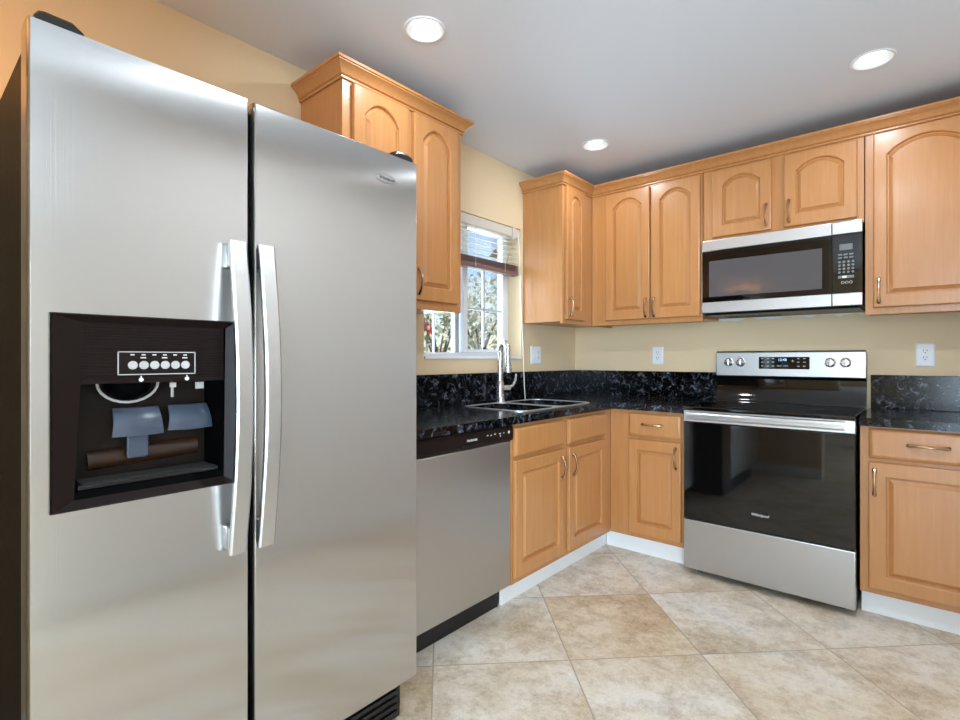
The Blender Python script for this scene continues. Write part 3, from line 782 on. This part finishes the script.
for a, z, w_ in ((-1.79, .830, .010), (-1.765, .828, .008), (-1.74, .831, .012), (-1.705, .829, .012), (-1.70, .818, .008), (-1.675, .830, .006), (-1.640, .829, .012)):
    mb = MB(); mb.box('X', a, a + w_, z, z + .005, .6098, .6106, 'grey'); mb.build('button', cp)
mb = MB(); mb.lathe(P('X', -1.634, .832, .6098), (1, 0, 0), [(.007, 0), (.007, .0012), (.001, .0012)], 'grey', 14)
mb.build('start_button', cp)
mb = MB(); mb.box('X', A0 + .003, A1 - .012, .0, .104, .50, .525, 'black'); mb.build('toe_kick', t)

# ------------------------------------------------------------------ range
t = thing('range', 'stainless electric range with black glass oven door and back control panel', 'range', (1.434, -.33, 0))
A0, A1 = 1.0535, 1.8145
mb = MB(); mb.box('Y', A0 + .002, A1 - .002, .035, .892, .03, .618, 'black')
for a in (A0 + .06, A1 - .06):
    for d in (.10, .56): mb.lathe((a, -d, 0), (0, 0, 1), [(.018, 0), (.018, .036)], 'black', 10)
mb.build('body', t)
mb = MB(); mb.box('Y', A0, A1, .8925, .908, .075, .655, 'glass_black', .004); ck = mb.build('cooktop', t)
for a, d, r in ((1.24, .50, .095), (1.64, .50, .115), (1.24, .24, .085), (1.64, .24, .085), (1.435, .19, .05)):
    mb = MB(); n = 40
    ring = [[Vector((a + q * math.cos(2 * math.pi * k / n), -d + q * math.sin(2 * math.pi * k / n), z)) for k in range(n)] for q, z in ((r, .9081), (r, .9085), (r - .004, .9085), (r - .004, .9081))]
    mb.loops(ring + [ring[0]], 'burner', False, False); mb.build('burner_ring', ck)
# backguard
mb = MB(); pf = [(.03, .909), (.088, .909), (.084, .925), (.062, .960), (.058, 1.045), (.070, 1.060), (.03, 1.060)]
mb.loops([[P('Y', a, z, d) for d, z in pf] for a in (A0 + .001, A1 - .001)], 'glass_black'); mb.build('rear_vent_trim', t)
mb = MB(); front = rrect(A0, A1, 1.060, 1.208, .012, 4)
dd = lambda z: .0785
def fr_(e, dx): return [P('Y', min(max(a, A0 + e), A1 - e), min(max(z, 1.060 + e), 1.208 - e), dd(z) + dx) for a, z in front]
mb.loops([[P('Y', a, z, .03) for a, z in front], fr_(0, -.006), fr_(.002, -.002), fr_(.005, 0)], 'steel2')
bg = mb.build('backguard', t)
mb = MB(); mb.box('Y', A0 + .004, A1 - .004, 1.2085, 1.213, .03, .070, 'black', .0015); mb.build('backguard_cap', t)
mb = MB(); mb.box('Y', 1.296, 1.556, 1.106, 1.178, .070, .0792, 'glass_black', .002)
db = mb.build('display', bg)
mb = MB(); mb.text('Y', '12:48', 1.420, 1.160, .0794, .020, 'digits'); mb.build('clock_digits', db)
for a in (1.316, 1.345, 1.372, 1.500, 1.530):
    for z in (1.168, 1.147, 1.124):
        mb = MB(); mb.box('Y', a - .006, a + .006, z - .0022, z + .0022, .0790, .0797, 'grey'); mb.build('touch_key', db)
for a in (1.392, 1.426):
    mb = MB(); mb.box('Y', a, a + .024, 1.120, 1.130, .0790, .0797, 'keys', .0002, 1); mb.build('touch_key', db)
mb = MB(); mb.text('Y', '+', 1.472, 1.152, .0794, .03, 'grey'); mb.build('touch_key', db)
for a in (1.128, 1.196, 1.652, 1.722):
    mb = MB(); c = P('Y', a, 1.146, .0755)
    mb.lathe(c, (0, -1, 0), [(.027, 0), (.027, .003), (.0225, .005), (.0215, .020), (.018, .023), (.001, .0235)], 'chrome', 26)
    mb.box('Y', a - .0045, a + .0045, 1.146 - .020, 1.146 + .020, .097, .1075, 'chrome', .002)
    kb = mb.build('knob', bg)
    mb = MB(); mb.box('Y', a - .001, a + .001, 1.158, 1.1655, .1070, .1080, 'slot'); mb.build('pointer_mark', kb)
# oven door
mb = MB(); mb.box('Y', A0 + .001, A1 - .001, .303, .826, .6185, .652, 'glass_black', .004); od = mb.build('oven_door', t)
mb = MB(); mb.box('Y', A0 + .001, A1 - .001, .828, .888, .6185, .654, 'steel2', .003); mb.build('door_top_band', od)
mb = MB(); hz = .862
mb.loops([[P('Y', a, hz + z, d) for d, z in ((.682, -.020), (.692, -.018), (.696, -.010), (.696, .010), (.692, .018), (.682, .020), (.678, .014), (.678, -.014))] for a in (A0 + .028, A1 - .040)], 'handle_steel')
for a in (A0 + .028, A1 - .068): mb.box('Y', a, a + .028, hz - .016, hz + .016, .6545, .684, 'handle_steel', .003)
mb.build('handle', od)
mb = MB(); mb.text('Y', 'Whirlpool', 1.428, .387, .6524, .019, 'print', .15); mb.build('brand_lettering', od)
mb = MB(); mb.box('Y', A0 + .001, A1 - .001, .034, .298, .6185, .652, 'steel2', .004); mb.build('storage_drawer', t)

# ------------------------------------------------------------------ microwave
t = thing('microwave', 'over-the-range microwave with black glass front, mounted under short cabinet', 'microwave', (1.434, 0, 1.41))
A0, A1, AS = 1.0545, 1.8155, 1.690
mb = MB(); mb.box('Y', A0 + .003, A1 - .003, 1.432, 1.845, .022, .322, 'black'); mb.build('body', t)
mb = MB(); mb.loops([[P('Y', a, z, d) for d, z in ((.022, 1.431), (.335, 1.431), (.325, 1.422), (.30, 1.420), (.022, 1.420))] for a in (A0 + .012, A1 - .012)], 'black')
for k in range(10): mb.box('Y', A0 + .08 + k * .03, A0 + .1 + k * .03, 1.4185, 1.420, .08, .20, 'slot')
mb.build('vent_grille', t)
mb = MB()
mb.box('Y', A0, AS - .001, 1.434, 1.497, .323, .345, 'steel2', .003); mb.box('Y', A0, AS - .001, 1.796, 1.858, .323, .345, 'steel2', .003)
mb.box('Y', A0, AS - .001, 1.498, 1.795, .323, .3425, 'glass_black', .002); md = mb.build('door', t)
mb = MB(); mb.box('Y', 1.092, 1.648, 1.527, 1.736, .342, .3430, 'mwglass', .0004, 1); mb.build('door_window', md)
mb = MB(); mb.box('Y', AS + .001, A1, 1.434, 1.497, .323, .345, 'steel2', .003); mb.box('Y', AS + .001, A1, 1.796, 1.858, .323, .345, 'steel2', .003)
mb.box('Y', AS + .001, A1, 1.498, 1.795, .323, .3425, 'glass_black', .002); cp = mb.build('control_panel', t)
mb = MB(); mb.box('Y', 1.722, 1.776, 1.714, 1.744, .3420, .3432, 'lcd'); mb.build('display', cp)
for r in range(2):
    for c in range(3):
        mb = MB(); mb.box('Y', 1.716 + c * .023, 1.733 + c * .023, 1.688 - r * .016, 1.696 - r * .016, .3422, .3432, 'keys'); mb.build('key', cp)
for r in range(4):
    for c in range(4):
        mb = MB(); mb.lathe(P('Y', 1.722 + c * .0185, 1.655 - r * .0175, .3422), (0, -1, 0), [(.0058, 0), (.0058, .001), (.0042, .001), (.004, .0004), (.001, .0004)], 'keys', 12); mb.build('key', cp)
mb = MB(); mb.box('Y', 1.716, 1.782, 1.572, 1.586, .3422, .3430, 'keys'); kk = mb.build('start_bar', cp)
mb = MB(); mb.box('Y', 1.734, 1.752, 1.574, 1.584, .3428, .3434, 'white'); mb.build('start_key', kk)
mb = MB(); mb.text('Y', 'OOO', 1.752, 1.550, .3428, .020, 'grey'); mb.build('control_marks', cp)

# ------------------------------------------------------------------ outside the kitchen window
m = MB(); m.box('Z', -40, -.35, -30, 40, -.40, -.25, 'grass'); m = m.build('lawn_ground'); struct(m)
m = MB(); m.box('Z', -9, 14, -12, -6.42, -.30, -.06, 'concrete'); struct(m.build('patio_ground'))
def tree(name, label, x, y, h, r, n, seed, trunk=.12, base=-.25, cat='tree'):
    rnd = random.Random(seed); t = thing(name, label, cat, (x, y, base), None)
    mb = MB(); mb.tube([(x, y, base + .01), (x + .05, y, base + h * .3), (x - .03, y + .05, base + h * .55)], [trunk, trunk * .8, trunk * .5], 'bark', 10)
    for k in range(7):
        a = k * .9; e = Vector((x + r * .6 * math.cos(a), y + r * .6 * math.sin(a), base + h * (.62 + .3 * rnd.random())))
        s = Vector((x, y, base + h * (.28 + .04 * k))); mb.tube([s, s.lerp(e, .5) + Vector((0, 0, .12)), e], [trunk * .45, trunk * .3, trunk * .12], 'bark', 6)
    mb.build('trunk', t)
    mb = MB(); mb.mi('leaf')
    for k in range(n):
        d = Vector((rnd.gauss(0, 1), rnd.gauss(0, 1), rnd.gauss(0, 1))).normalized() * (rnd.random() ** .4)
        c = Vector((x + d.x * r, y + d.y * r, base + h * .68 + d.z * h * .36))
        u = Vector((rnd.gauss(0, 1), rnd.gauss(0, 1), rnd.gauss(0, 1))).normalized(); v = u.orthogonal().normalized(); s = .05 + .06 * rnd.random()
        q = [mb.bm.verts.new(c + u * s * a + v * s * b * .5) for a, b in ((-1, 0), (0, -1), (1, 0), (0, 1))]
        mb.face(q, 'leaf')
    mb.build('foliage', t)
def at(u, dist):
    a = (u - 480) / 514.8; s, c = math.sin(TH), math.cos(TH)
    return 2.0501 + (-s + a * c) * dist, -3.5005 + (c + a * s) * dist
x, y = at(477, 16); tree('tree', 'leafy olive green tree outside, seen through the right window sash', x, y, 3.9, 1.5, 1100, 3)
x, y = at(436, 10); tree('tree', 'sparse small tree outside, seen through the left window pane', x, y, 3.0, .95, 300, 5, .06)
x, y = at(427, 11)
t = thing('yard_sign', 'red sign on a slim post outside the left window pane', 'sign', (x, y, -.25))
mb = MB(); mb.tube([(x, y, -.245), (x, y, 2.25)], .03, 'post', 8); mb.build('post', t)
mb = MB(); ax = Vector((math.sin(TH), -math.cos(TH), 0)); mb.lathe(Vector((x, y, 1.78)) + ax * .035, ax, [(.17, 0), (.17, .012), (.01, .012)], 'red', 8); mb.build('sign_plate', t)
x, y = at(503, 9)
t = thing('neighboring_house', 'white stucco house wall outside, at the right edge of the window', 'house', (x, y, -.25))
mb = MB(); mb.box('Z', x, x + 3.6, y, y + 5, -.245, 2.9, 'stucco'); mb.build('wall', t)
mb = MB(); mb.loops([[Vector((x - .1, yy, 2.91)), Vector((x + 3.9, yy, 2.91)), Vector((x + 1.9, yy, 4.2))] for yy in (y - .3, y + 5.3)], 'roofing'); mb.build('roof', t)
